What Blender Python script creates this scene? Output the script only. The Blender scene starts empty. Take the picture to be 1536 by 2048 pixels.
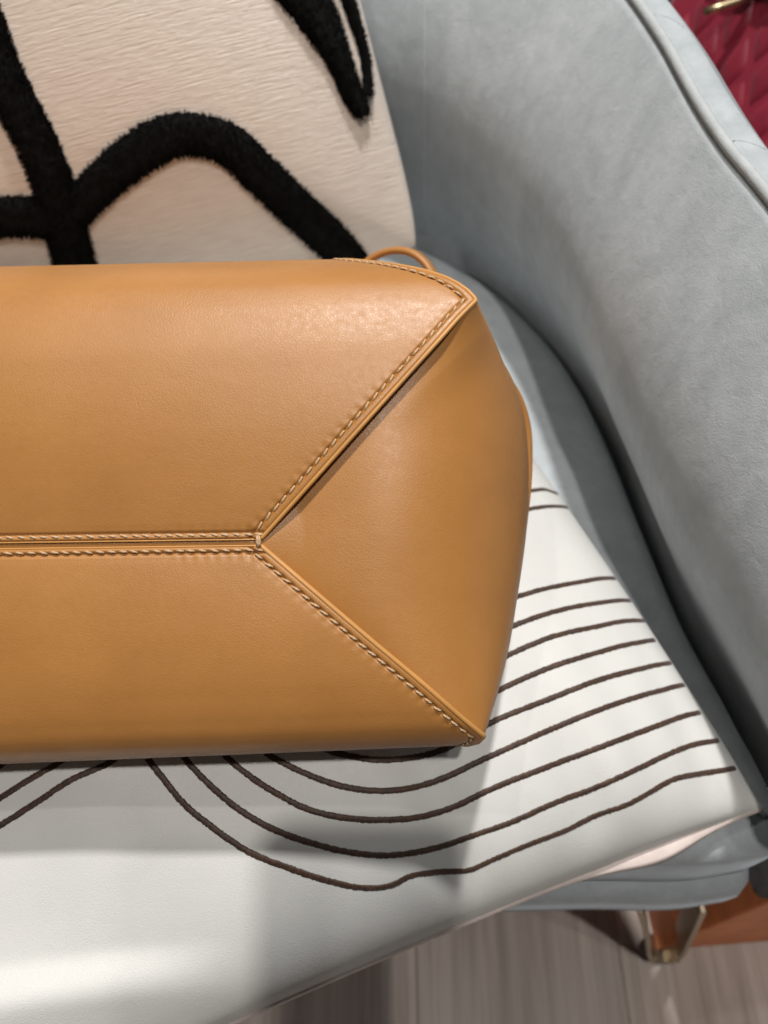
import bpy, bmesh, math, random
import numpy as np
from mathutils import Vector, Matrix
from mathutils.bvhtree import BVHTree

random.seed(7); rng = np.random.default_rng(7)
S = bpy.context.scene
COL = S.collection

# ------------------------------------------------------------------ camera
FPX, W0, H0 = 1577.0, 1536, 2048          # focal length in photo pixels
PITCH = math.radians(55.0)
CAM = Vector((0, 0, 0.84))
AX_R = Vector((1, 0, 0))
AX_U = Vector((0, math.sin(PITCH), math.cos(PITCH)))
AX_F = Vector((0, math.cos(PITCH), -math.sin(PITCH)))
cd = bpy.data.cameras.new("camera"); cam = bpy.data.objects.new("camera", cd); COL.objects.link(cam)
cam.location = CAM; cam.rotation_euler = (math.radians(90) - PITCH, 0, 0)
cd.sensor_fit = 'VERTICAL'; cd.sensor_height = 24.0
cd.lens = 24.0 * FPX / H0
cd.clip_start = 0.01; cd.clip_end = 50
T0 = 0.28
cd.dof.use_dof = True; cd.dof.focus_distance = 0.287; cd.dof.aperture_fstop = cd.lens / 3.0
S.camera = cam

# ------------------------------------------------------------------ light
w = bpy.data.worlds.new("World"); S.world = w; w.use_nodes = True
bg = w.node_tree.nodes["Background"]; bg.inputs[0].default_value = (0.93, 0.97, 1.0, 1); bg.inputs[1].default_value = 0.04
def spot(name, target, direction, dist, power, radius, cone=60, blend=.6, col=(1, .96, .9)):
    l = bpy.data.lights.new(name, 'SPOT'); l.energy = power; l.shadow_soft_size = radius
    l.spot_size = math.radians(cone); l.spot_blend = blend; l.color = col
    o = bpy.data.objects.new(name, l); COL.objects.link(o)
    d = Vector(direction).normalized(); o.location = Vector(target) + d * dist
    o.rotation_euler = d.to_track_quat('Z', 'Y').to_euler(); return o
spot("ceiling_spot", (0.0, .2, .55), (-.28, .06, 1.0), 2.0, 18, .025, 55)
spot("ceiling_spot", (0.0, .25, .55), (.05, .30, .95), 2.4, 232, .06, 60, col=(1, .97, .94))
spot("ceiling_spot", (0.1, .1, .45), (.03, -.21, 1.0), 2.0, 60, .03, 60, col=(1, .95, .89))
spot("ceiling_spot", (0.1, .1, .45), (.15, -.19, 1.0), 2.0, 14, .03, 60, col=(1, .97, .93))
S.view_settings.view_transform = 'Standard'; S.view_settings.look = 'None'
S.view_settings.exposure = 0.0; S.view_settings.gamma = 1

# ------------------------------------------------------------------ helpers
def P(u, v, t):
    """world point seen at photo pixel (u, v), t metres in front of the lens (survey of the photograph)"""
    return CAM + AX_R * ((u - 768) / FPX * t) + AX_U * (-(v - 1024) / FPX * t) + AX_F * t
def B(u, v, wpx):
    return P(u, v, T0 * (1 + wpx / FPX))
def ray(u, v): return (P(u, v, 1) - CAM).normalized()
def onz(u, v, z):
    d = P(u, v, 1) - CAM
    return CAM + d * ((z - CAM.z) / d.z)
PX = T0 / FPX
ORG = {}
def thing(name, label, cat, loc=(0, 0, 0), group=None):
    o = bpy.data.objects.new(name, None); COL.objects.link(o); o.location = loc; o.empty_display_size = .02
    o["label"] = label; o["category"] = cat
    if group: o["group"] = group
    ORG[o] = Vector(loc); return o
def tag(o, label, cat): o["label"] = label; o["category"] = cat; return o
def part(name, verts, faces, mat, parent=None, smooth=True, uv=None, label=None, origin=None):
    """one mesh object from world-space vertices"""
    org = ORG[parent] if parent is not None else Vector(origin or (0, 0, 0))
    me = bpy.data.meshes.new(name)
    me.from_pydata([tuple(Vector(v) - org) for v in verts], [], faces)
    if uv is not None:
        l = me.uv_layers.new(name="UVMap")
        arr = np.array(uv, dtype=np.float32)
        idx = np.empty(len(me.loops), dtype=np.int32); me.loops.foreach_get("vertex_index", idx)
        l.data.foreach_set("uv", arr[idx].ravel())
    if smooth: me.polygons.foreach_set("use_smooth", [True] * len(me.polygons))
    me.materials.append(mat); me.update()
    o = bpy.data.objects.new(name, me); COL.objects.link(o)
    if parent is not None: o.parent = parent
    else: o.location = org
    ORG[o] = org
    if label: o["label"] = label
    return o
def gridfaces(nr, nc, closed_c=False, closed_r=False, flip=False):
    f = []
    for i in range(nr if closed_r else nr - 1):
        for j in range(nc if closed_c else nc - 1):
            a, b, c, d = i * nc + j, i * nc + (j + 1) % nc, ((i + 1) % nr) * nc + (j + 1) % nc, ((i + 1) % nr) * nc + j
            f.append((a, d, c, b) if flip else (a, b, c, d))
    return f
def crv(keys, n, t=None):
    """Catmull-Rom through the keys, n samples evenly spaced along chord length (or at parameters t in 0..1)"""
    K = np.array(keys, float); m = len(K)
    if t is None: t = np.linspace(0, 1, n)
    L = np.r_[0, np.cumsum(np.linalg.norm(np.diff(K, axis=0), axis=1))]; L /= L[-1]
    M = np.zeros_like(K)
    for i in range(m):
        if i == 0: M[i] = (K[1] - K[0]) / (L[1] - L[0])
        elif i == m - 1: M[i] = (K[-1] - K[-2]) / (L[-1] - L[-2])
        else:
            s0 = (K[i] - K[i - 1]) / (L[i] - L[i - 1]); s1 = (K[i + 1] - K[i]) / (L[i + 1] - L[i])
            h0, h1 = L[i] - L[i - 1], L[i + 1] - L[i]
            M[i] = (s0 * h1 + s1 * h0) / (h0 + h1)
    i = np.clip(np.searchsorted(L, t, side='right') - 1, 0, m - 2)
    h = (L[i + 1] - L[i])[:, None]; s = ((t - L[i])[:, None]) / h
    return ((2 * s**3 - 3 * s**2 + 1) * K[i] + (s**3 - 2 * s**2 + s) * h * M[i] + (-2 * s**3 + 3 * s**2) * K[i + 1] + (s**3 - s**2) * h * M[i + 1])
def resample(pts, step):
    A = np.array(pts, float); d = np.linalg.norm(np.diff(A, axis=0), axis=1); L = np.r_[0, np.cumsum(d)]
    n = max(3, int(L[-1] / step)); t = np.linspace(0, L[-1], n)
    return np.stack([np.interp(t, L, A[:, k]) for k in range(A.shape[1])], 1)
def tube(pts, rad, n=10, cap=True):
    pts = [Vector(p) for p in pts]; m = len(pts)
    if not hasattr(rad, '__len__'): rad = [rad] * m
    vs, up = [], None
    for i, p in enumerate(pts):
        t = (pts[min(i + 1, m - 1)] - pts[max(i - 1, 0)]).normalized()
        if up is None:
            up = t.orthogonal().normalized()
        up = (up - t * up.dot(t)).normalized(); sd = t.cross(up)
        for k in range(n):
            a = 2 * math.pi * k / n
            vs.append(p + (up * math.cos(a) + sd * math.sin(a)) * rad[i])
    f = gridfaces(m, n, closed_c=True)
    if cap: f += [tuple(range(n))[::-1], tuple(range((m - 1) * n, m * n))]
    return vs, f
def gauss(x, s): return np.exp(-(x / s) ** 2)
def sstep(a, b, x):
    t = np.clip((x - a) / (b - a), 0, 1); return t * t * (3 - 2 * t)
def poly_dist(X, poly):
    """distance of points X (n,3) to a polyline (m,3) and the arc length of the foot point"""
    A, Bq = poly[:-1], poly[1:]; best = np.full(len(X), 9e9); arc = np.zeros(len(X))
    L = np.r_[0, np.cumsum(np.linalg.norm(Bq - A, axis=1))]
    for i in range(len(A)):
        ab = Bq[i] - A[i]; ll = ab @ ab
        t = np.clip((X - A[i]) @ ab / ll, 0, 1)
        d = np.linalg.norm(X - (A[i] + t[:, None] * ab), axis=1)
        m = d < best; best[m] = d[m]; arc[m] = L[i] + t[m] * math.sqrt(ll)
    return best, arc
def grid_normals(G):
    du = np.gradient(G, axis=1); dv = np.gradient(G, axis=0)
    n = np.cross(du, dv); n /= (np.linalg.norm(n, axis=2, keepdims=True) + 1e-12); return n
def box_mesh(x0, x1, y0, y1, z0, z1, bev=.002, seg=2):
    bm = bmesh.new(); bmesh.ops.create_cube(bm, size=1)
    for v in bm.verts: v.co = Vector(((x0 + x1) / 2 + v.co.x * (x1 - x0), (y0 + y1) / 2 + v.co.y * (y1 - y0), (z0 + z1) / 2 + v.co.z * (z1 - z0)))
    if bev: bmesh.ops.bevel(bm, geom=bm.edges[:], offset=bev, segments=seg, affect='EDGES', profile=.5)
    bm.verts.index_update(); vs = [v.co.copy() for v in bm.verts]; fs = [tuple(v.index for v in f.verts) for f in bm.faces]; bm.free(); return vs, fs

# ------------------------------------------------------------------ materials
class NT:
    def __init__(s, name):
        s.m = bpy.data.materials.new(name); s.m.use_nodes = True; s.t = s.m.node_tree
        s.b = s.t.nodes["Principled BSDF"]; s.coord = None
    def n(s, typ, **kw):
        o = s.t.nodes.new(typ)
        for k, v in kw.items():
            if k in o.inputs: o.inputs[k].default_value = v
            else: setattr(o, k, v)
        return o
    def l(s, a, b): s.t.links.new(a, b)
    def co(s, kind='Object', scale=(1, 1, 1), rot=(0, 0, 0)):
        if s.coord is None: s.coord = s.n('ShaderNodeTexCoord')
        mp = s.n('ShaderNodeMapping'); mp.inputs['Scale'].default_value = scale; mp.inputs['Rotation'].default_value = rot
        s.l(s.coord.outputs[kind], mp.inputs['Vector']); return mp.outputs['Vector']
    def noise(s, vec, scale, detail=4, rough=.55, dist=0):
        o = s.n('ShaderNodeTexNoise'); o.inputs['Scale'].default_value = scale; o.inputs['Detail'].default_value = detail
        o.inputs['Roughness'].default_value = rough; o.inputs['Distortion'].default_value = dist
        s.l(vec, o.inputs['Vector']); return o.outputs['Fac']
    def ramp(s, fac, stops):
        o = s.n('ShaderNodeValToRGB'); e = o.color_ramp.elements
        while len(e) < len(stops): e.new(.5)
        for k, (p, c) in enumerate(stops): e[k].position = p; e[k].color = (*c, 1) if len(c) == 3 else c
        s.l(fac, o.inputs['Fac']); return o.outputs['Color']
    def math(s, op, a, b):
        o = s.n('ShaderNodeMath', operation=op)
        for k, x in enumerate((a, b)):
            if hasattr(x, 'links'): s.l(x, o.inputs[k])
            else: o.inputs[k].default_value = x
        return o.outputs[0]
    def bump(s, h, dist, strength=1, prev=None):
        o = s.n('ShaderNodeBump'); o.inputs['Distance'].default_value = dist; o.inputs['Strength'].default_value = strength
        s.l(h, o.inputs['Height'])
        if prev is not None: s.l(prev, o.inputs['Normal'])
        return o.outputs['Normal']
    def set(s, **kw):
        for k, v in kw.items():
            i = s.b.inputs[k.replace('_', ' ')]
            if hasattr(v, 'links'): s.l(v, i)
            else: i.default_value = v if not (isinstance(v, tuple) and len(v) == 3) else (*v, 1)
        return s.m

def mat_leather(name, c0, c1, rough=.40, grain=.00009, spec=.42, wave=.00015):
    q = NT(name); v = q.co()
    big = q.noise(v, 28, 4, .6)
    vo = q.n('ShaderNodeTexVoronoi', feature='DISTANCE_TO_EDGE'); vo.inputs['Scale'].default_value = 900
    wob = q.n('ShaderNodeTexNoise'); wob.inputs['Scale'].default_value = 500; q.l(v, wob.inputs['Vector'])
    mx = q.n('ShaderNodeVectorMath', operation='MULTIPLY_ADD'); mx.inputs[1].default_value = (.0011,) * 3
    q.l(wob.outputs['Color'], mx.inputs[0]); q.l(v, mx.inputs[2]); q.l(mx.outputs[0], vo.inputs['Vector'])
    cell = q.ramp(vo.outputs['Distance'], [(0, (0, 0, 0)), (.16, (1, 1, 1))])
    fine = q.noise(v, 1300, 3, .6)
    soft = q.noise(v, 260, 3, .55)
    h = q.math('ADD', q.math('MULTIPLY', cell, .45), q.math('ADD', q.math('MULTIPLY', fine, .7), q.math('MULTIPLY', soft, .4)))
    patch = q.ramp(q.noise(v, 38, 2, .5), [(.3, (.45,) * 3), (.7, (1,) * 3)])
    h = q.math('MULTIPLY', h, patch)
    nb = q.bump(h, grain, 1, q.bump(q.noise(q.co(scale=(1, 1.6, 1)), 55, 3, .5), wave, .5))
    r = q.ramp(q.noise(v, 420, 4, .6), [(.3, (rough - .05,) * 3), (.7, (rough + .07,) * 3)])
    return q.set(Base_Color=q.ramp(big, [(.3, c0), (.7, c1)]), Roughness=r, Normal=nb, Specular_IOR_Level=spec)
def mat_plain(name, col, rough=.5, metal=0., **kw):
    q = NT(name); v = q.co(); n = q.noise(v, 60, 5, .6)
    c = q.ramp(n, [(.3, tuple(x * .86 for x in col)), (.7, tuple(min(1, x * 1.1) for x in col))])
    nb = q.bump(q.noise(v, 500, 3), .0001, .5)
    return q.set(Base_Color=c, Roughness=rough, Metallic=metal, Normal=nb, **kw)
def mat_velvet(name, c0, c1):
    q = NT(name); v = q.co()
    nap = q.noise(q.co(scale=(1, 1, .4), rot=(.5, 0, 0)), 17, 7, .66, .9)
    mot = q.noise(v, 70, 6, .7, .3)
    f = q.math('ADD', q.math('MULTIPLY', nap, .6), q.math('MULTIPLY', mot, .4))
    fib = q.noise(v, 1400, 2, .6); crush = q.noise(v, 90, 5, .6, .5)
    nb = q.bump(crush, .0016, .35, q.bump(fib, .00025))
    return q.set(Base_Color=q.ramp(f, [(.36, c0), (.5, tuple((a + b) / 2 for a, b in zip(c0, c1))), (.64, c1)]), Roughness=.78, Normal=nb, Sheen_Weight=.45, Sheen_Roughness=.35,
                 Sheen_Tint=(.8, .9, 1.0), Specular_IOR_Level=.2)
def mat_pillow(name):
    q = NT(name)
    uv = q.co('UV'); rib = q.noise(q.co('UV', (42, 1250, 1)), 1, 3, .6, .15)
    rib2 = q.noise(q.co('UV', (90, 1700, 1)), 1, 3, .6)
    slub = q.noise(q.co('UV', (170, 700, 1)), 1, 4, .65)
    h = q.math('ADD', q.math('MULTIPLY', rib, 1.0), q.math('ADD', q.math('MULTIPLY', rib2, .5), q.math('MULTIPLY', slub, .6)))
    nb = q.bump(h, .00065)
    c = q.ramp(rib, [(.3, (.62, .52, .44)), (.7, (.78, .69, .61))])
    return q.set(Base_Color=c, Roughness=.30, Normal=nb, Sheen_Weight=.25, Sheen_Roughness=.4, Specular_IOR_Level=.5)
def mat_thread(name, c0, c1, pitch, rough=.55, bumpd=.0003):
    """satin stitch: threads laid across a UV-mapped strip, u in metres along it"""
    q = NT(name)
    th = q.noise(q.co('UV', (1 / pitch, 1.2, 1)), 1, 2, .6)
    lum = q.noise(q.co('UV', (160, 1, 1)), 1, 3, .6)
    c = q.ramp(q.math('ADD', q.math('MULTIPLY', th, .6), q.math('MULTIPLY', lum, .4)), [(.35, c0), (.65, c1)])
    return q.set(Base_Color=c, Roughness=rough, Normal=q.bump(th, bumpd), Sheen_Weight=.2)
def mat_wood(name):
    q = NT(name)
    oi = q.n('ShaderNodeObjectInfo'); v0 = q.co('Object')
    add = q.n('ShaderNodeVectorMath', operation='ADD'); sc = q.n('ShaderNodeVectorMath', operation='SCALE'); sc.inputs['Scale'].default_value = 37.
    cmb = q.n('ShaderNodeCombineXYZ'); q.l(oi.outputs['Random'], cmb.inputs[0]); q.l(oi.outputs['Random'], cmb.inputs[1])
    q.l(cmb.outputs[0], sc.inputs[0]); q.l(v0, add.inputs[0]); q.l(sc.outputs[0], add.inputs[1])
    def st(scale):
        mp = q.n('ShaderNodeMapping'); mp.inputs['Scale'].default_value = scale; q.l(add.outputs[0], mp.inputs['Vector']); return mp.outputs['Vector']
    g = q.noise(st((95, 3, 1)), 1, 5, .62, .35); g2 = q.noise(st((330, 9, 1)), 1, 3, .6); g3 = q.noise(st((22, 2.2, 1)), 1, 3, .5, .6)
    f = q.math('ADD', q.math('MULTIPLY', g, .45), q.math('ADD', q.math('MULTIPLY', g2, .2), q.math('MULTIPLY', g3, .35)))
    c = q.ramp(f, [(.36, (.25, .20, .17)), (.5, (.40, .335, .295)), (.66, (.54, .47, .42))])
    hs = q.n('ShaderNodeHueSaturation'); q.l(c, hs.inputs['Color'])
    q.l(q.math('ADD', q.math('MULTIPLY', oi.outputs['Random'], .3), .85), hs.inputs['Value'])
    return q.set(Base_Color=hs.outputs['Color'], Roughness=.5, Normal=q.bump(f, .0006, .6))

M_LEATHER = mat_leather("tan_leather", (.36, .157, .038), (.405, .181, .047), .43, .00006, .55, .0003)
M_EDGE = mat_plain("tan_leather_edge", (.52, .255, .072), .45)
M_STITCH = mat_plain("tan_thread", (.50, .33, .185), .5)
M_VELVET = mat_velvet("grey_velvet", (.33, .362, .378), (.46, .495, .515))
M_PIPING = mat_velvet("grey_velvet_piping", (.37, .395, .40), (.47, .50, .505))
M_WHITE = mat_leather("white_cover", (.62, .62, .60), (.66, .66, .64), .5, .00011)
M_BACKCOV = mat_plain("pale_pink_cover", (.72, .62, .58), .5)
M_BROWN = mat_thread("brown_embroidery", (.014, .007, .004), (.085, .037, .018), .0006)
M_PILLOW = mat_pillow("cream_ribbed_fabric")
M_BLACK = mat_plain("black_tuft_yarn", (.006, .006, .006), .9, Sheen_Weight=.0, Specular_IOR_Level=.1)
M_RED = mat_plain("red_satin", (.21, .004, .022), .42, Sheen_Weight=.3)
M_REDTHREAD = mat_plain("red_thread", (.33, .03, .06), .5)
M_GOLD = mat_plain("antique_gold", (.45, .36, .22), .35, 1.0)
M_BRONZE = mat_plain("champagne_bronze", (.44, .37, .28), .42, 1.0)
M_ORANGE = mat_plain("orange_card", (.85, .28, .10), .6)
M_WOOD = mat_wood("greige_oak")
M_GAP = mat_plain("plank_joint", (.16, .13, .11), .8)

# ------------------------------------------------------------------ floor
fl = part("floor", [(-2.5, -2.5, -.004), (2.5, -2.5, -.004), (2.5, 3, -.004), (-2.5, 3, -.004)], [(0, 1, 2, 3)], M_GAP, smooth=False)
fl["kind"] = "structure"
pw, pl = .19, 1.25
pv, pf = box_mesh(-pw / 2 + .0002, pw / 2 - .0002, -pl / 2 + .0002, pl / 2 - .0002, -.012, 0, .0006, 1)
pm = bpy.data.meshes.new("plank"); pm.from_pydata([tuple(v) for v in pv], [], pf); pm.materials.append(M_WOOD)
for i in range(-8, 12):
    off = (i * .41) % 1.0 * pl
    for j in range(-2, 3):
        o = bpy.data.objects.new("plank", pm); COL.objects.link(o); o.parent = fl
        o.location = (.125 + i * pw, -.3 + off + j * pl, .0 + random.uniform(-.0003, .0003))
        if not (-1.6 < o.location.y < 2.3): bpy.data.objects.remove(o)

# ------------------------------------------------------------------ armchair
CX = -.10; SEAT = .42
chair = thing("armchair", "grey blue velvet tub armchair with piped arm holding the cushions and tan bag", "armchair", (CX, .32, 0))
base_r = [(.208, .088), (.204, .096), (.197, .109), (.180, .16), (.166, .209), (.154, .28), (.143, .355), (.118, .43), (.075, .505), (.01, .565), (-.045, .60), (CX, .61)]
def topz(y): return .62 + .0 * y
pip_px = [(1257, 0), (1296, 55), (1329, 107), (1361, 166), (1394, 225), (1427, 277), (1459, 322), (1492, 361), (1524, 400)]
top_r = []
for i, (u, v) in enumerate(pip_px[::-1]):
    q = onz(u, v, .635 + .010 * (i / 8)); top_r.append((q.x, q.y, q.z))
front = top_r[0]
top_r = [(.225, .09, .600), (.214, .13, .615), (.200, .20, .627), (front[0] + .010, front[1] - .05, .633)] + top_r
lastt = top_r[-1]
top_r += [(lastt[0] - .03, lastt[1] + .075, .655), (lastt[0] - .09, lastt[1] + .15, .675), (-.03, lastt[1] + .195, .69), (CX, lastt[1] + .205, .695)]
def mirror(k): return k + [(2 * CX - p[0],) + tuple(p[1:]) for p in k[-2::-1]]
NS = 260
bc = crv([(x, y, SEAT) for x, y in mirror(base_r)], NS)
bcg = np.gradient(bc, axis=0); bcg /= np.linalg.norm(bcg, axis=1, keepdims=True); bn = np.stack([bcg[:, 1], -bcg[:, 0], 0 * bcg[:, 0]], 1)
if bn[0, 0] < 0: bn = -bn
bc = bc + bn * .022; tc = crv(mirror(top_r), NS)
tg = np.gradient(tc, axis=0); tg[:, 2] = 0; tg /= np.linalg.norm(tg, axis=1, keepdims=True)
outw = np.stack([tg[:, 1], -tg[:, 0], np.zeros(NS)], 1)          # away from the sitter
if outw[0, 0] < 0: outw = -outw
NQ = 34
rings = []
zz = np.array([0, 0, 1.0])
for i in range(NS):
    r = [bc[i] + outw[i] * .004 - zz * .10, bc[i] - zz * .045]
    for q in np.linspace(0, 1, NQ):
        p = bc[i] * (1 - q) + tc[i] * q
        bul = .043 * math.sin(math.pi * q ** 1.15)
        p = p - outw[i] * bul
        p = p + zz * .0034 * sstep(.8, 1, q) + outw[i] * .001 * sstep(.8, 1, q)
        r.append(p)
    a = tc[i]
    wd = .029
    r += [a + outw[i] * .003 + zz * .0005, a + outw[i] * .006 + zz * .0035, a + outw[i] * .015 + zz * .0055, a + outw[i] * (wd - .012) + zz * .0035,
          a + outw[i] * (wd - .003) - zz * .004, a + outw[i] * (wd + .004) - zz * .018, a + outw[i] * (wd + .008) - zz * .06, a + outw[i] * (wd + .004) - zz * .20,
          np.array([*(a + outw[i] * (wd - .005))[:2], .33]), np.array([*(a + outw[i] * (wd - .02))[:2], .293]), np.array([*(bc[i] + outw[i] * .01)[:2], .291])]
    rings.append(np.array(r))
G = np.array(rings)
def endring(R, k, sgn):                                              # rounded front end of the arm
    c = R.mean(0); out = []
    for a in np.linspace(0, 1, 6)[1:]:
        s = math.sqrt(1 - (a * .96) ** 2); dz = -.012 * a
        out.append(c + (R - c) * (0.75 + .25 * s) + np.array([0, dz, 0]) * 1)
    return out
pre = endring(G[0], 0, 1)[::-1]; post = endring(G[-1], 0, 1)
GG = np.concatenate([np.array(pre), G, np.array(post)], 0)
nr, nc = GG.shape[:2]
fcs = gridfaces(nr, nc, closed_c=True) + [tuple(range(nc))[::-1], tuple(range((nr - 1) * nc, nr * nc))]
part("tub_shell", GG.reshape(-1, 3), fcs, M_VELVET, chair)
pp = tc + outw * .001 + zz * .003
part("piping", *tube(pp, .0027, 12), M_PIPING, chair)
# stitched seam between arm and back, and two cross seams on the arm top
bv = BVHTree.FromPolygons([tuple(v) for v in GG.reshape(-1, 3)], fcs)
def hits(bvh, pts, off=0.0):
    out = []
    for u, v in pts:
        h, n, _, _ = bvh.ray_cast(CAM, ray(u, v))
        if h is not None:
            if n.dot(ray(u, v)) > 0: n = -n
            out.append(h + n * off)
    return out
sp = hits(bv, [(848, y) for y in range(-60, 470, 12)], -.0002)
if len(sp) > 3: part("back_seam", *tube(resample(sp, .004), .0006, 6), M_VELVET, chair)
for a in ([(1298, 30), (1310, 29), (1325, 31), (1340, 36), (1354, 43), (1368, 54)], [(1448, 284), (1470, 280), (1492, 283), (1512, 289), (1532, 299)]):
    sp = hits(bv, a, -.0002)
    if len(sp) > 2: part("arm_seam", *tube(resample(sp, .002), .0005, 6), M_VELVET, chair)
# seat cushion and seat base: rounded slabs following the tub outline
def slab(outline, z0, z1, r, crown=0.0):
    o = np.array(outline); c = o.mean(0); t = np.gradient(o, axis=0); t /= np.linalg.norm(t, axis=1, keepdims=True)
    nrm = np.stack([t[:, 1], -t[:, 0]], 1)
    if np.mean(np.sum(nrm * (o - c), 1)) < 0: nrm = -nrm
    rr = []
    for a in np.linspace(-90, 90, 13):
        a = math.radians(a); zc = (z0 + r) if a < 0 else (z1 - r)
        rr.append(np.c_[o + nrm * (math.cos(a) - 1) * r, np.full(len(o), zc + math.sin(a) * r)])
    top = rr[-1]
    for s in np.linspace(.95, .0, 14):
        q = top.copy(); q[:, :2] = c + (top[:, :2] - c) * s; q[:, 2] = z1 + crown * (1 - s * s); rr.append(q)
    g = np.array(rr); return g.reshape(-1, 3), gridfaces(len(rr), len(o), closed_c=True) + [tuple(range(len(o)))[::-1]]
def outline(front_y, inset, bow):
    k = [(x - inset * (1 if x > CX else -1), y - (inset if y > .4 else 0)) for x, y in mirror(base_r[2:])]
    k = [p for p in k if p[1] > front_y + .03]
    rx = k[0][0] + .014
    fr = [(2 * CX - rx + .006, front_y + .004)] + [(CX + s * (rx - CX) * .97, front_y - bow * (1 - s * s)) for s in np.linspace(-.95, .95, 9)] + [(rx - .006, front_y + .004)]
    ring = [(rx, front_y + .02)] + k + [(2 * CX - rx, front_y + .02)] + fr
    return crv([(x, y, 0) for x, y in ring + [ring[0]]], 180)[:-1, :2]
part("seat_cushion", *slab(outline(.086, -.016, .006), .350, SEAT, .016, .004), M_VELVET, chair)
part("seat_base", *slab(outline(.079, -.024, .005), .289, .352, .022), M_VELVET, chair)
# bent flat-bar legs
def leg_mesh(sx, y, sy):
    # path of the bar in x (outwards) and z, from one top end over the foot to the other
    path = crv([(.158, .300), (.2, .165), (.238, .035), (.2475, .008), (.258, .0022), (.2665, .008), (.262, .04), (.232, .165), (.197, .300)], 60)
    t = np.gradient(path, axis=0); t /= np.linalg.norm(t, axis=1, keepdims=True); nn = np.stack([-t[:, 1], t[:, 0]], 1)
    vs = []
    for (x, z), (nx, nz) in zip(path, nn):
        for a, b in ((-1, -1), (1, -1), (1, 1), (-1, 1)):
            vs.append((CX + sx * (x + nx * .002 * a - CX), y + sy * (.012 * b), z + nz * .002 * a))
    n = len(path); return vs, gridfaces(n, 4, closed_c=True, flip=sx < 0) + [(3, 2, 1, 0), tuple(range(4 * n - 4, 4 * n))]
for sx in (1, -1):
    for y in (.088, .50):
        vs, f = leg_mesh(sx, y, 1); lo = part("leg", vs, f, M_BRONZE, chair, smooth=False)
        m = lo.modifiers.new("b", 'BEVEL'); m.width = .0008; m.segments = 2; m.limit_method = 'ANGLE'

# ------------------------------------------------------------------ orange box under the chair
bx = thing("gift_box", "flat orange cardboard box on the floor behind the bronze chair leg", "box", (.40, .20, 0))
ang = math.radians(4)
def rotbox(v): 
    return [Vector((.395, .097, 0)) + Matrix.Rotation(ang, 3, 'Z') @ Vector(p) for p in v]
v, f = box_mesh(-.14, .16, 0, .24, 0.001, .268, .002); part("box_body", rotbox(v), f, M_ORANGE, bx, smooth=False)
v, f = box_mesh(-.139, .159, .001, .239, .2683, .286, .002); part("box_lid", rotbox(v), f, M_ORANGE, bx, smooth=False)

# ------------------------------------------------------------------ white embroidered cushion on the seat
CC = np.array([.187, .104]); EB = np.array([-.40, .917]); EB /= np.linalg.norm(EB); EL = np.array([-.935, -.352]); EL /= np.linalg.norm(EL)
CS = .44
cush = thing("flat_cushion", "white cushion with parallel brown embroidered lines lying flat on the armchair seat", "cushion", (float(CC[0] + (EB[0] + EL[0]) * CS / 2), float(CC[1] + (EB[1] + EL[1]) * CS / 2), SEAT + .004))
n1 = 190
# rim-biased sampling
tt = .5 - .5 * np.cos(np.linspace(0, np.pi, n1)); tt = .5 * tt + .5 * np.linspace(0, 1, n1)
p, q = np.meshgrid(tt, tt)                       # p to the left, q to the back
s, t = 2 * p - 1, 2 * q - 1
bow = -.006
pe = p + bow * s * -1 * (1 - t * t) * .5; qe = q - .026 * t * (1 - s * s) * .5
XY = CC + (pe * CS)[..., None] * EL + (qe * CS)[..., None] * EB
prof = ((1 - np.abs(s) ** 3.2) * (1 - np.abs(t) ** 3.2)) ** .55
Z = SEAT + .018 + .076 * prof
X_, Y_ = XY[..., 0], XY[..., 1]
lm = 1 - sstep(-.11, -.045, X_)
yr = .030 + .010 * np.sin(X_ * 14 + 2.2)                          # crease where the filling sags, the rim puffs up again in front of it
Z = Z - .011 * (1 - sstep(yr + .004, yr + .075, Y_)) * sstep(yr - .016, yr + .003, Y_) * lm * sstep(0, .25, prof) - .006 * (1 - sstep(yr - .03, yr, Y_)) * lm * sstep(0, .3, prof)
edge_fr = gauss(q, .16) * (1 - gauss(q, .03) * .7)
Z = Z + edge_fr * (.0022 * np.sin(p * 46 + 1.2) + .0016 * np.sin(p * 83 + .4)) * sstep(0, .06, p) * (1 - sstep(.35, .5, p))
Z = Z + .0012 * np.sin(X_ * 60 + Y_ * 25) * prof
TOPV = np.stack([X_, Y_, Z], -1); fc = gridfaces(n1, n1, flip=False)
tv = TOPV.reshape(-1, 3)
if np.cross(TOPV[60, 61] - TOPV[60, 60], TOPV[61, 60] - TOPV[60, 60])[2] < 0: fc = [f_[::-1] for f_ in fc]
top_o = part("top_cover", tv, fc, M_WHITE, cush)
bvc = BVHTree.FromPolygons([tuple(v) for v in tv], fc)
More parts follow.
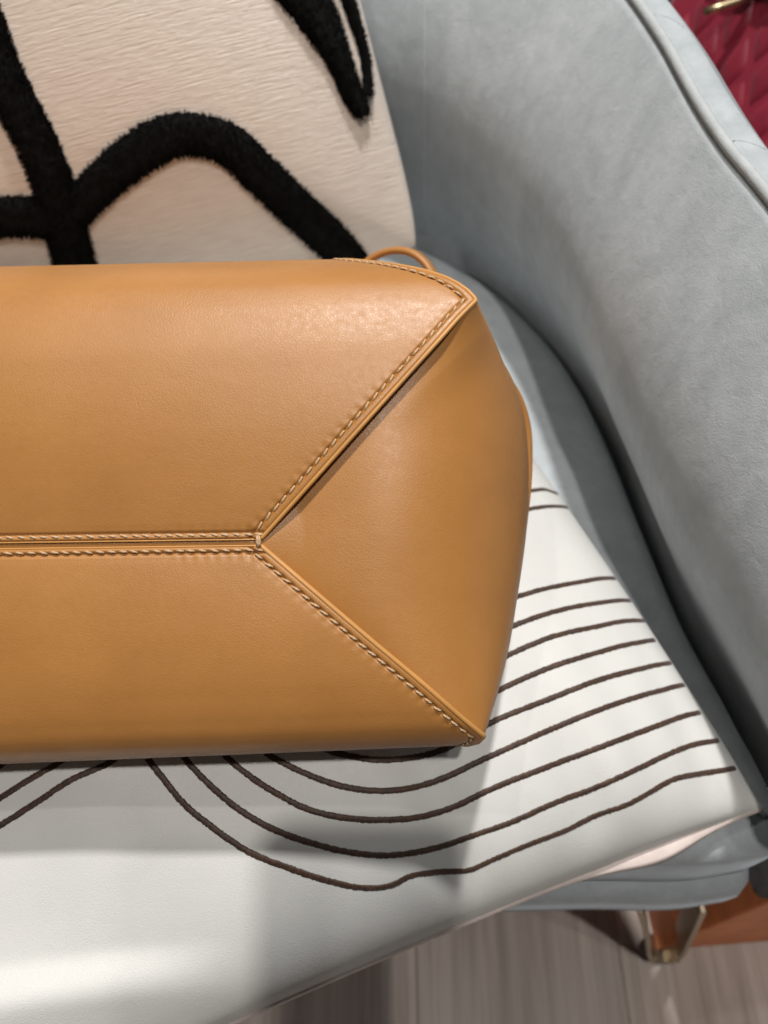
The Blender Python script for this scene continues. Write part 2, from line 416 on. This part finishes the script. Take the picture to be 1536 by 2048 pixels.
# back cover: rolls out from under the seam, then runs flat underneath
ring = [TOPV[0, j] for j in range(n1)] + [TOPV[i, -1] for i in range(1, n1)] + [TOPV[-1, j] for j in range(n1 - 2, -1, -1)] + [TOPV[i, 0] for i in range(n1 - 2, 0, -1)]
R = np.array(ring); ctr = R.mean(0); nR = len(R)
tR = np.roll(R, -1, 0) - np.roll(R, 1, 0); tR[:, 2] = 0; tR /= (np.linalg.norm(tR, axis=1, keepdims=True) + 1e-9)
oR = np.stack([tR[:, 1], -tR[:, 0], 0 * tR[:, 0]], 1); oR *= np.sign(np.sum(oR * (R - ctr), 1, keepdims=True))
g = np.full(nR, .0012); fa = np.linspace(0, 1, n1)
g[:n1] = .0014 + .0058 * gauss(tt - .135, .06)
g[0] = g[n1 - 1] = .0012
rows = [R - zz * .0002, R + oR * (g * .7)[:, None] - zz * .0012, R + oR * g[:, None] - zz * .003, R + oR * (g * .3)[:, None] - zz * .006, R - oR * .02 - zz * .009]
und = R - oR * .06; und[:, 2] = SEAT + .005; rows.append(und)
for k in (.8, .5, .2, .02):
    q2 = ctr + (R - ctr) * k; q2[:, 2] = SEAT + .005; rows.append(q2)
part("back_cover", np.array(rows).reshape(-1, 3), gridfaces(len(rows), nR, closed_c=True, flip=True), M_BACKCOV, cush)

lines = [
 [(1502,1532),(1450,1540),(1400,1548),(1347,1559),(1300,1585),(1260,1607),(1190,1632),(1132,1661),(1066,1686),(983,1721),(933,1742),(900,1743),(850,1747),(820,1752),(790,1768),(760,1775),(720,1775),(650,1760),(575,1735),(500,1705),(425,1655),(370,1610),(325,1555),(295,1515),(275,1460),(268,1400)],
 [(1471,1477),(1430,1482),(1389,1489),(1343,1506),(1273,1539),(1190,1576),(1107,1607),(1024,1644),(941,1673),(900,1688),(840,1703),(768,1711),(700,1705),(625,1687),(550,1660),(475,1617),(425,1575),(390,1540),(365,1510),(345,1460),(340,1400)],
 [(1442,1419),(1410,1423),(1376,1430),(1314,1452),(1231,1483),(1148,1514),(1066,1545),(983,1578),(900,1617),(840,1634),(768,1640),(700,1637),(620,1620),(550,1585),(490,1545),(450,1510),(425,1460),(415,1400)],
 [(1413,1373),(1388,1369),(1314,1383),(1231,1408),(1118,1452),(1024,1493),(941,1531),(900,1551),(840,1572),(768,1582),(700,1576),(625,1553),(575,1530),(530,1503),(500,1450),(495,1390)],
 [(1380,1329),(1355,1326),(1272,1340),(1189,1363),(1119,1390),(1065,1411),(977,1448),(930,1477),(884,1500),(803,1518),(742,1519),(700,1512),(650,1498),(600,1460),(575,1400)],
 [(1355,1288),(1334,1281),(1272,1286),(1189,1307),(1106,1333),(998,1380),(930,1412),(860,1435),(780,1440),(700,1420),(650,1370)],
 [(1320,1254),(1300,1244),(1272,1241),(1189,1254),(1106,1273),(1017,1310),(930,1352),(860,1372),(780,1370),(720,1340)],
 [(1293,1211),(1275,1203),(1255,1201),(1189,1207),(1106,1224),(1031,1250),(940,1292),(870,1308),(800,1300)],
 [(1255,1166),(1244,1159),(1231,1157),(1148,1166),(1042,1191),(950,1230),(880,1245)],
 [(1140,1016),(1120,1013),(1095,1013),(1065,1017),(1000,1034),(930,1060)],
 [(1108,985),(1090,979),(1065,981),(1000,992),(930,1015)],
 [(-330,1800),(-200,1720),(-60,1630),(0,1596),(60,1558),(125,1521),(190,1470),(230,1410)],
 [(-330,1850),(-200,1772),(-60,1686),(0,1651),(70,1607),(140,1561),(225,1521),(265,1490),(290,1440)],
 [(-330,1735),(-200,1655),(-80,1575),(0,1531),(60,1490),(110,1440)],
]
for L in lines:
    if L[0][0] > 1000:                                  # run on over the cushion edge
        L = [(L[0][0] + 34, L[0][1] + (4 if L[0][1] > 1400 else 16)), (L[0][0] + 15, L[0][1] + (0 if L[0][1] > 1400 else 5))] + L
    c2 = crv(L, 160)
    h3 = hits(bvc, [tuple(x) for x in c2])
    if len(h3) < 8: continue
    A = resample([tuple(x) for x in h3], .0007)
    for _ in range(3): A[1:-1] = (A[:-2] + 2 * A[1:-1] + A[2:]) / 4
    m = len(A); tang = np.gradient(A, axis=0); tang /= np.linalg.norm(tang, axis=1, keepdims=True)
    nn = []
    for a in A:
        _, nv, _, _ = bvc.find_nearest(Vector(a)); nn.append(nv if nv.z > 0 else -nv)
    nn = np.array(nn); sd = np.cross(tang, nn); sd /= np.linalg.norm(sd, axis=1, keepdims=True)
    vs, uvs = [], []; along = np.r_[0, np.cumsum(np.linalg.norm(np.diff(A, axis=0), axis=1))]
    for i in range(m):
        wl, wr = .00155 * rng.uniform(.86, 1.14), .00155 * rng.uniform(.88, 1.12)
        hh = .0008 * rng.uniform(.85, 1.15)
        if i in (0, m - 1): wl, wr, hh = wl * .5, wr * .5, hh * .4
        for k in range(9):
            a = -1 + k / 4
            vs.append(A[i] + sd[i] * (a * (wl if a < 0 else wr)) + nn[i] * (hh * math.sqrt(max(0, 1 - a * a)) - .0003)); uvs.append((along[i], k / 8))
    part("embroidered_line", vs, gridfaces(m, 9, flip=True), M_BROWN, cush, uv=uvs)

# ------------------------------------------------------------------ cream pillow against the back
LEAN, ROLL = math.radians(30), math.radians(13)
K0 = P(862, 512, .56); PS = .54
a_ = Vector((-1, 0, 0)); b_ = Vector((0, math.sin(LEAN), math.cos(LEAN)))
upv = b_ * math.cos(ROLL) + a_ * math.sin(ROLL); lfv = a_ * math.cos(ROLL) - b_ * math.sin(ROLL)
nv_ = lfv.cross(upv).normalized()
if nv_.y > 0: nv_ = -nv_
PC = K0 + (upv + lfv) * (PS / 2)
pil = thing("throw_pillow", "cream ribbed throw pillow with thick black tufted lines leaning on the chair back", "pillow", PC - upv * PS / 2)
n2 = 150
sg = np.sin(np.linspace(-np.pi / 2, np.pi / 2, n2)) * .5 + np.linspace(-1, 1, n2) * .5
ss, ts = np.meshgrid(sg, sg)                       # ss to the left, ts up
def pil_surface(sign, thick):
    cr = .035 * (ss * ts) ** 8; bowx = 1 - .055 * (1 - ts ** 2) * np.abs(ss) ** 2 - cr; bowy = 1 - .07 * (1 - ss ** 2) * np.abs(ts) ** 2 - cr
    xs, ys = ss * bowx * PS / 2, ts * bowy * PS / 2
    h = thick * ((1 - np.abs(ss) ** 2.6) * (1 - np.abs(ts) ** 2.6)) ** .52
    wr = .0025 * np.sin(9 * np.arctan2(ts, ss) + 1) * gauss(1 - np.maximum(abs(ss), abs(ts)), .16)
    h = h + np.where(h > .002, wr * sstep(0, .02, h), 0)
    V = np.array(PC) + xs[..., None] * np.array(lfv) + ys[..., None] * np.array(upv) + sign * h[..., None] * np.array(nv_)
    return V, np.stack([xs, ys], -1)
FV, FUV = pil_surface(1, .085); BV_, BUV = pil_surface(-1, .04)
pfaces = gridfaces(n2, n2)
pf_o = part("front_cover", FV.reshape(-1, 3), pfaces, M_PILLOW, pil, uv=FUV.reshape(-1, 2))
part("back_cover", BV_.reshape(-1, 3), gridfaces(n2, n2, flip=True), M_PILLOW, pil, uv=BUV.reshape(-1, 2))
bvp = BVHTree.FromPolygons([tuple(v) for v in FV.reshape(-1, 3)], pfaces)
bands = [
 [(-190,-330,92),(-75,-40,92),(-45,20,92),(5,150,92),(45,230,90),(80,300,90),(116,400,88),(148,520,86),(162,590,86),(170,640,86)],
 [(-700,400,84),(-480,416,84),(-260,428,84),(-120,432,86),(-40,436,86),(30,434,86),(100,436,86),(140,440,80)],
 [(150,425,66),(176,395,74),(230,342,80),(290,298,84),(350,271,84),(420,275,84),(470,298,84),(510,338,82),(570,395,82),(620,442,82),(668,488,82),(705,535,82),(740,590,80)],
 [(430,-330,110),(500,-200,112),(540,-110,110),(575,-60,112),(610,-10,110),(640,40,95),(664,90,72),(685,140,56),(702,185,50),(716,215,44),(723,232,30)],
 [(600,-260,40),(668,-60,40),(690,-5,36),(706,45,30),(722,100,22),(730,150,20),(733,195,20)],
]
for bd in bands:
    c3 = crv(bd, 150); hp, hn, hw = [], [], []
    for u, v_, wd_ in c3:
        h, n, _, _ = bvp.ray_cast(CAM, ray(u, v_))
        if h is None: continue
        if n.dot(nv_) < 0: n = -n
        hp.append(h); hn.append(n); hw.append(wd_ / FPX * (h - CAM).dot(AX_F))
    if len(hp) < 6: continue
    A = resample(np.c_[np.array(hp), np.array(hw)], .0015); wA = A[:, 3]; A = A[:, :3]; m = len(A)
    tang = np.gradient(A, axis=0); tang /= np.linalg.norm(tang, axis=1, keepdims=True)
    vs = []; uvs = []; HB = .0055; fr = []
    for i in range(m):
        _, n, _, _ = bvp.find_nearest(Vector(A[i])); n = np.array(n if n.dot(nv_) > 0 else -n)
        sd = np.cross(tang[i], n); sd /= np.linalg.norm(sd); fr.append((n, sd))
        for k in range(15):
            a = -1 + k / 7; o_ = A[i] + sd * a * wA[i] / 2 * 1.0
            _, n2_, _, _ = bvp.find_nearest(Vector(o_)); loc, _, _, _ = bvp.find_nearest(Vector(o_)); loc = np.array(loc)
            vs.append(loc + n * (HB * (1 - abs(a) ** 4) - .0008) + rng.normal(0, .0004, 3)); uvs.append((0, 0))
    nv0 = len(vs); fs = gridfaces(m, 15)
    nb_ = int(m * .0015 * wA.mean() * 1.0e6 * .9)
    for _ in range(nb_):                              # pile: short yarn ends
        i = rng.integers(0, m); a = rng.uniform(-1, 1); a = math.copysign(abs(a) ** .75, a)
        n, sd = fr[i]; o_ = A[i] + sd * a * wA[i] / 2 + tang[i] * rng.uniform(-.001, .001)
        loc, _, _, _ = bvp.find_nearest(Vector(o_)); loc = np.array(loc) + n * (HB * (1 - abs(a) ** 4)) * .7
        d = n + sd * (a * .9 + rng.normal(0, .35)) + tang[i] * rng.normal(0, .4); d /= np.linalg.norm(d)
        ln = rng.uniform(.0018, .0034); rr = .00045
        e1 = np.cross(d, sd + .1); e1 /= np.linalg.norm(e1); e2 = np.cross(d, e1); k0 = len(vs)
        vs += [loc + e1 * rr, loc + (-.5 * e1 + .87 * e2) * rr, loc + (-.5 * e1 - .87 * e2) * rr, loc + d * ln]
        fs += [(k0, k0 + 1, k0 + 3), (k0 + 1, k0 + 2, k0 + 3), (k0 + 2, k0, k0 + 3)]
    to = part("tufted_line", vs, fs, M_BLACK, pil)

# ------------------------------------------------------------------ tan leather bag
bag = thing("leather_bag", "tan leather tote bag lying on its side with stitched folded base facing out", "handbag", B(500, 1100, 700))
UC = -50.0
def slope(v): return np.interp(v, [515, 1085, 1490], [.022, .013, .040])
upA = [(521,1079,15),(627,960,4),(732,842,0),(818,746,6),(880,677,17),(922,630,32),(953,599,45)]
upB = [(953,599,45),(938,582,55),(905,560,72),(860,543,100),(800,530,145),(740,522,215),(690,518,285),(690,522,400),(730,534,700),(760,550,1100)]
loA = [(521,1091,15),(630,1185,4),(742,1281,0),(850,1372,6),(910,1425,18),(946,1456,32),(968,1474,50)]
loB = [(968,1474,50),(959,1484,72),(944,1489,105),(930,1491,155),(925,1487,225),(915,1420,370),(900,1250,500),(880,1080,640),(850,800,930),(790,610,1085)]
def toworld(U_, V_, W_):
    t = T0 * (1 + W_ / FPX)
    return (np.array(CAM) + np.array(AX_R) * ((U_ - 768) / FPX * t)[..., None] + np.array(AX_U) * (-(V_ - 1024) / FPX * t)[..., None] + np.array(AX_F) * t[..., None])
def rowsof(A, Bk, na, nb):
    ta = np.r_[np.linspace(0, .09, 22)[:-1], np.linspace(.09, 1, na)]
    K = np.array(A + Bk[1:], float); L = np.r_[0, np.cumsum(np.linalg.norm(np.diff(K, axis=0), axis=1))]; tT = L[len(A) - 1] / L[-1]
    tb = np.linspace(0, 1, nb)[1:]
    rows = crv(K, 0, np.r_[ta * tT, tT + tb * (1 - tT)])           # v and depth run smoothly over the corner; only u turns there
    rows[:len(ta), 0] = crv(A, 0, ta)[:, 0]; rows[len(ta):, 0] = crv(Bk, 0, tb)[:, 0]
    return rows, len(ta)
dd = np.r_[np.linspace(0, 60, 46), np.linspace(60, 200, 24)[1:]]
def panel(name, A, Bk, mat, seam_v, label=None):
    rows, na = rowsof(A, Bk, 110, 90)
    uR, vR, wR = rows.T; uL = 2 * UC - uR
    Ltot = uR - uL
    cols = np.concatenate([dd, 200 + (1 - 0) * 0 * dd[:0]])
    fr = np.linspace(0, 1, 70)[1:-1]
    U_ = []
    for k in range(len(uR)):
        right = uR[k] - dd; left = uL[k] + dd[::-1]
        mid = right[-1] + (left[0] - right[-1]) * fr
        U_.append(np.r_[right, mid, left])
    U_ = np.array(U_); V_ = vR[:, None] + slope(vR)[:, None] * (uR[:, None] - U_); W_ = np.repeat(wR[:, None], U_.shape[1], 1)
    Gp = toworld(U_, V_, W_); N = grid_normals(Gp)
    cdir = np.array(CAM) - Gp
    if np.mean(np.sum(N * cdir, 2)[:na]) < 0: N = -N
    edgeR = Gp[:, 0]; edgeL = Gp[:, -1]; seam = Gp[0]
    X = Gp.reshape(-1, 3); H = np.zeros(len(X))
    stl = []
    e_len = int(na + 62)
    for poly, d0, pitch in ((edgeR[:e_len], 19 * PX, 25 * PX), (edgeL[:e_len], 19 * PX, 25 * PX), (seam, 13.5 * PX, 23 * PX)):
        pl_ = resample(poly, .0015) if poly is not seam else resample(poly[::4], .003)
        d, arc = poly_dist(X, pl_)
        ph = .5 + .5 * np.cos(2 * np.pi * arc / pitch)
        H += -gauss(d - d0, 4.2 * PX) * (3.2 + 3.2 * ph) * PX - gauss(d - d0 - 9 * PX, 8 * PX) * ph * 1.2 * PX
        H += (1 - sstep(d0 - 3 * PX, d0 + 1 * PX, d)) * 1.8 * PX - gauss(d, 3.5 * PX) * 4.5 * PX
    H += (-1.4 * PX) * sstep(40 * PX, 0, np.abs(0 * H)) * 0
    Hn = H.reshape(Gp.shape[:2])
    G2 = Gp + N * Hn[..., None]
    # skirt: the cut edge folds under along the seams
    sk = G2[:, :1] - N[:, :1] * (46 * PX); sk2 = G2[:, -1:] - N[:, -1:] * (46 * PX)
    G3 = np.concatenate([sk, G2, sk2], 1)
    nr_, nc_ = G3.shape[:2]
    # low ripples of the hide
    o = part(name, G3.reshape(-1, 3), gridfaces(nr_, nc_, flip=True), mat, bag, label=label)
    return o, Gp, N, na
up_o, GU, NU, naU = panel("upper_panel", upA, upB, M_LEATHER, 1080)
lo_o, GL, NL, naL = panel("lower_panel", loA, loB, M_LEATHER, 1091)
# side panel(s)
rim = [(956,606,44),(978,655,118),(1003,715,205),(1030,785,275),(1047,850,315),(1055,930,335),(1054,1010,330),(1047,1100,305),(1034,1200,262),(1015,1310,200),(993,1395,130),(969,1471,60)]
midk = [(700,524,300),(860,600,400),(1005,760,560),(1030,950,560),(1005,1180,420),(945,1480,185)]
bak = [(752,552,1100),(850,700,980),(900,950,750),(910,1200,540),(916,1418,370)]
nb2, nr2 = 150, 120
bq = np.linspace(0, 1, nb2); Rm = crv(rim, nb2); Md = crv(midk, nb2); Bk_ = crv(bak, nb2)
r1 = np.r_[np.linspace(0, .4, 40)[:-1], np.linspace(.4, 1, 90) ** 1.0]
ptsU, ptsV, ptsW = [], [], []
J = np.array([519., 1085.]); T_ = np.array([955., 603.]); B_ = np.array([969., 1473.])
def linedist(u, v, a, b):
    n = np.array([-(b - a)[1], (b - a)[0]]) / np.linalg.norm(b - a); return np.abs((u - a[0]) * n[0] + (v - a[1]) * n[1])
for r in r1:
    g_ = 1 - np.sqrt(np.maximum(0, 1 - min(1, max(0, (r - .36) / .64) ** 2.4)))
    u = J[0] + (Rm[:, 0] - J[0]) * r; v = J[1] + (Rm[:, 1] - J[1]) * r
    w_ = Rm[:, 2] * g_ - 2 + 16 * max(0, 1 - r / .5) ** 1.5
    d1 = linedist(u, v, J, T_); d2 = linedist(u, v, J, B_)
    w_ = w_ + 20 * np.exp(-d1 / 125) * min(1, r * 6) * (1 - .75 * sstep(.8, 1, r)) + 7 * np.exp(-d2 / 26) * min(1, r * 6) + 5
    kk = np.maximum(0, 1 - bq / .08) * math.sin(math.pi * min(r, .999)) ** .5; u = u - 15 * kk * .74; v = v - 15 * kk * .67
    ptsU.append(u); ptsV.append(v); ptsW.append(w_)
wl_end = ptsW[-1]
for x in np.linspace(0, 1, 40)[1:]:
    a, b2, c = (1 - x) * (1 - 2 * x), 4 * x * (1 - x), x * (2 * x - 1)
    ptsU.append(a * Rm[:, 0] + b2 * Md[:, 0] + c * Bk_[:, 0]); ptsV.append(a * Rm[:, 1] + b2 * Md[:, 1] + c * Bk_[:, 1]); ptsW.append(a * wl_end + b2 * Md[:, 2] + c * Bk_[:, 2])
U_, V_, W_ = map(np.array, (ptsU, ptsV, ptsW))
GSp = toworld(U_, V_, W_)
part("side_panel", GSp.reshape(-1, 3), gridfaces(*U_.shape), M_LEATHER, bag)
Ul = 2 * UC - U_; Vl = V_ + slope(V_) * (U_ - Ul)
part("side_panel", toworld(Ul, Vl, W_).reshape(-1, 3), gridfaces(*U_.shape, flip=True), M_LEATHER, bag)
# soft fold of the body behind the side panel
fk = crv([(972,700,380),(1006,745,430),(1035,795,472),(1050,850,500),(1053,930,510),(1049,1010,500),(1040,1090,470),(1015,1170,440)], 60)
part("side_fold", *tube([B(*x) for x in fk], [PX * (3 + 13 * math.sin(math.pi * i / 59) ** 1.3) for i in range(60)], 16), M_LEATHER, bag)
# folded edges (beads) along the seams
def bead(Gp, N, cols, rpx, inset, name="edge_trim"):
    pts = [Gp[i, cols] - N[i, cols] * (rpx * .45 * PX) for i in range(0, naU + 58, 2)]
    pts = resample(pts, .0012)
    part(name, *tube(pts, rpx * PX, 10), M_EDGE, bag)
for col in (0, -1):
    bead(GU, NU, col, 4.6, 0); bead(GL, NL, col, 5.6, 0)
for Gp, N in ((GU, NU), (GL, NL)):
    pts = [Gp[0, j] - N[0, j] * (2.4 * PX) for j in range(0, Gp.shape[1], 2)]
    part("edge_trim", *tube(resample(pts, .003), 2.1 * PX, 8), M_EDGE, bag)
# dark filler under the centre seam
pts = [GU[0, j] * .5 + GL[0, j] * .5 + np.array(AX_F) * 16 * PX for j in range(0, GU.shape[1], 4)]
part("seam_tape", *tube(resample(pts, .004), 11 * PX, 8), M_LEATHER, bag)
# stitches: one twisted thread shared by all
def stitch_mesh():
    vs = []; n = 14; L_ = 20.5 * PX
    for i in range(n):
        x = -1 + 2 * i / (n - 1); r = 2.75 * PX * math.sqrt(max(.03, 1 - abs(x) ** 2.6))
        for k in range(10):
            a = 2 * math.pi * k / 10; rr = r * (1 + .16 * math.cos(2 * (a) + x * 7.5))
            vs.append((x * L_ / 2, rr * math.cos(a), rr * math.sin(a) - abs(x) ** 3 * 2.6 * PX))
    me = bpy.data.meshes.new("stitch"); me.from_pydata(vs, [], gridfaces(n, 10, closed_c=True, flip=True) + [tuple(range(10)), tuple(range((n - 1) * 10, n * 10))[::-1]])
    me.polygons.foreach_set("use_smooth", [True] * len(me.polygons)); me.materials.append(M_STITCH); return me
SM = stitch_mesh(); nst = 0
def place_stitch(pos, tang, nrm, tilt, panel_o, scale=1.0):
    global nst
    t = Vector(tang).normalized(); n = Vector(nrm).normalized(); n = (n - t * n.dot(t)).normalized(); b = n.cross(t)
    t2 = t * math.cos(tilt) + b * math.sin(tilt); b2 = n.cross(t2)
    Mx = Matrix((t2, b2, n)).transposed().to_4x4(); Mx.translation = Vector(pos) - ORG[panel_o]
    o = bpy.data.objects.new("stitch", SM); COL.objects.link(o); o.parent = panel_o
    o.matrix_basis = Mx @ Matrix.Scale(scale, 4); nst += 1
def stitch_row(pts, nrms, pitch, tilt, panel_o, start=.5):
    A = np.c_[np.array(pts), np.array(nrms)]; A = resample(A, .0006)
    L_ = np.r_[0, np.cumsum(np.linalg.norm(np.diff(A[:, :3], axis=0), axis=1))]
    s_ = pitch * start
    while s_ < L_[-1]:
        i = int(np.searchsorted(L_, s_)); i = min(max(i, 2), len(A) - 3)
        place_stitch(A[i, :3] + A[i, 3:] * (.2 * PX), A[i + 2, :3] - A[i - 2, :3], A[i, 3:], tilt + rng.normal(0, .06), panel_o, rng.uniform(.93, 1.06))
        s_ += pitch * rng.uniform(.97, 1.03)
def offset_row(Gp, N, rows, side, d0):
    """points at true distance d0 inside the right (side=0) or left edge"""
    pts, nn = [], []
    for i in rows:
        row = Gp[i] if side == 0 else Gp[i][::-1]; nr_ = N[i] if side == 0 else N[i][::-1]
        e = Gp[:, 0] if side == 0 else Gp[:, -1]
        d, _ = poly_dist(row[:60], e[max(0, i - 60):i + 60:3])
        k = int(np.searchsorted(d, d0)); k = min(max(k, 1), 58)
        f_ = (d0 - d[k - 1]) / max(1e-9, d[k] - d[k - 1]); f_ = min(max(f_, 0), 1)
        pts.append(row[k - 1] * (1 - f_) + row[k] * f_); nn.append(nr_[k])
    return pts, nn
for Gp, N, po, tl in ((GU, NU, up_o, .24), (GL, NL, lo_o, .16)):
    for side in (0, 1):
        r_ = [i for i in range(8, naU + (62 if Gp is GU else 8), 2)]
        pts, nn = offset_row(Gp, N, r_, side, 19 * PX)
        stitch_row(pts, nn, 25 * PX, (tl if side == 0 else -tl), po)
    # along the centre seam
    k = int(np.argmin(np.abs(np.linalg.norm(Gp[:40, 60] - Gp[0, 60], axis=1) - 13.5 * PX)))
    pts = [Gp[k, j] for j in range(2, Gp.shape[1] - 2, 2)]; nn = [N[k, j] for j in range(2, Gp.shape[1] - 2, 2)]
    stitch_row(pts, nn, 23 * PX, -.20 if Gp is GU else -.20, po, .3)
jp = np.array(B(515, 1083, 8)); place_stitch(jp, np.array(B(517, 1096, 8)) - np.array(B(514, 1068, 8)), -np.array(AX_F), 0, up_o, 1.25)
jp = np.array(B(519, 1083, 9)); place_stitch(jp, np.array(B(520, 1096, 8)) - np.array(B(518, 1068, 8)), -np.array(AX_F), 0, up_o, 1.15)
# carrying strap behind the top corner
sk_ = crv([(690,590,960),(712,550,950),(738,522,935),(768,506,915),(798,501,895),(828,508,875),(852,527,860),(868,553,850),(880,600,850)], 60)
vs = []
SP = [np.array(B(*x)) for x in sk_]
for i, p_ in enumerate(SP):
    tn = SP[min(i + 1, 59)] - SP[max(i - 1, 0)]; tn /= np.linalg.norm(tn)
    dp = p_ - np.array(CAM); dp /= np.linalg.norm(dp); dp = dp + np.array(AX_R) * .12; dp -= tn * (dp @ tn); dp /= np.linalg.norm(dp); nn_ = np.cross(tn, dp)
    for k in range(12):
        a = 2 * math.pi * k / 12; vs.append(p_ + nn_ * .0022 * math.copysign(abs(math.sin(a)) ** .6, math.sin(a)) + dp * .008 * math.copysign(abs(math.cos(a)) ** .6, math.cos(a)))
part("strap", vs, gridfaces(60, 12, closed_c=True), M_LEATHER, bag)

# ------------------------------------------------------------------ red quilted bag beyond the arm
q0 = P(1480, 100, .66)
rn = Vector((-.68, -.62, .42)).normalized(); re = Vector((-rn.y, rn.x, 0)).normalized(); rz = Vector((0, 0, 1))
if re.x < 0: re = -re
rz = (rz - rn * rn.z).normalized(); r0 = q0 - rz * (q0.z / rz.z)
RH = q0.z / rz.z + .058
rb = thing("quilted_bag", "deep red diamond quilted bag with gold clasp standing beyond the armchair arm", "handbag", (r0.x + re.x * .12, r0.y + re.y * .12, 0))
def RB(x, z, d): return r0 + re * x + rz * z + rn * d
WL, WR = -.085, .26
def bag_box(x0, x1, z0, z1, d0, d1, bev):
    v_, f_ = box_mesh(x0, x1, d0, d1, z0, z1, bev, 4); return [RB(p_.x, p_.z, p_.y) for p_ in v_], f_
v_, f_ = bag_box(WL, WR, 0.0, RH + .03, -.13, -.004, .012); part("bag_body", v_, f_, M_RED, rb)
hw, hh_ = .0150, .029
def diamond(cx_, cz_):
    vs = []; n = 6
    for i in range(n + 1):
        for j in range(n + 1):
            a, b2 = i / n, j / n
            x = (a - b2) * hw; z = (a + b2 - 1) * hh_
            h = .0022 * (math.sin(math.pi * a) * math.sin(math.pi * b2)) ** .6 if 0 < a < 1 and 0 < b2 < 1 else -.002
            vs.append(RB(cx_ + x, cz_ + z, -.004 + h))
    return vs, gridfaces(n + 1, n + 1)
qs = []
for r in range(0, 60):
    for c in range(-4, 24):
        x = c * hw * 2 + (hw if r % 2 else 0); z = RH - .012 - r * hh_
        if WL + hw <= x <= WR - hw and z > .05: qs.append((x, z, r))
qs.sort(key=lambda k: (k[2] * 1.0 + abs(k[0] - .01) * 20))
rest_v, rest_f = [], []
for k, (x, z, r) in enumerate(qs):
    v_, f_ = diamond(x, z)
    if k < 200: part("quilted_diamond", v_, f_, M_RED, rb)
    else:
        o_ = len(rest_v); rest_v += v_; rest_f += [tuple(i + o_ for i in ff) for ff in f_]
ro = part("quilted_lower_face", rest_v, rest_f, M_RED, rb); ro["kind"] = "stuff"
v_, f_ = bag_box(WL + .03, WR + .003, RH - .012, RH + .055, -.135, .006, .005); part("flap", v_, f_, M_RED, rb)
part("flap_piping", *tube([RB(x, RH - .013, .006) for x in np.linspace(WL + .032, WR, 20)], .002, 8), M_RED, rb)
part("clasp", *tube([B(1408, 24, 2050), B(1440, 14, 2040), B(1475, 3, 2035), B(1510, -12, 2030)], .0032, 10), M_GOLD, rb)
for ob in list(bpy.data.objects):
    if ob.type == 'MESH' and len(ob.data.materials) == 0: print("nomat", ob.name)

# ------------------------------------------------------------------ the telephone the picture was taken with (its shadow lies on the white cushion)
M_GLASS = mat_plain("black_glass", (.01, .01, .012), .2)
ph = thing("smartphone", "black smartphone held above the white cushion, throwing the rounded shadow on it", "phone", CAM - AX_F * .02)
def ph_part(name, x0, x1, y0, y1, z0, z1, bev, mat):
    v_, f_ = box_mesh(x0, x1, y0, y1, z0, z1, 0, 1)
    bm = bmesh.new(); bmesh.ops.create_cube(bm, size=1)
    for v in bm.verts: v.co = Vector(((x0 + x1) / 2 + v.co.x * (x1 - x0), (y0 + y1) / 2 + v.co.y * (y1 - y0), (z0 + z1) / 2 + v.co.z * (z1 - z0)))
    bmesh.ops.bevel(bm, geom=[e for e in bm.edges if abs(e.verts[0].co.z - e.verts[1].co.z) > 1e-6], offset=bev, segments=6, affect='EDGES', profile=.5)
    bm.verts.index_update()
    vs = [CAM + AX_R * v.co.x + AX_U * v.co.y - AX_F * v.co.z for v in bm.verts]; fs = [tuple(v.index for v in f.verts) for f in bm.faces]; bm.free()
    return part(name, vs, fs, mat, ph, smooth=False)
ph_part("phone_case", -.012, .060, -.128, .018, .012, .020, .011, M_GLASS)
ph_part("phone_screen", -.010, .058, -.126, .016, .0202, .0208, .010, M_GLASS)
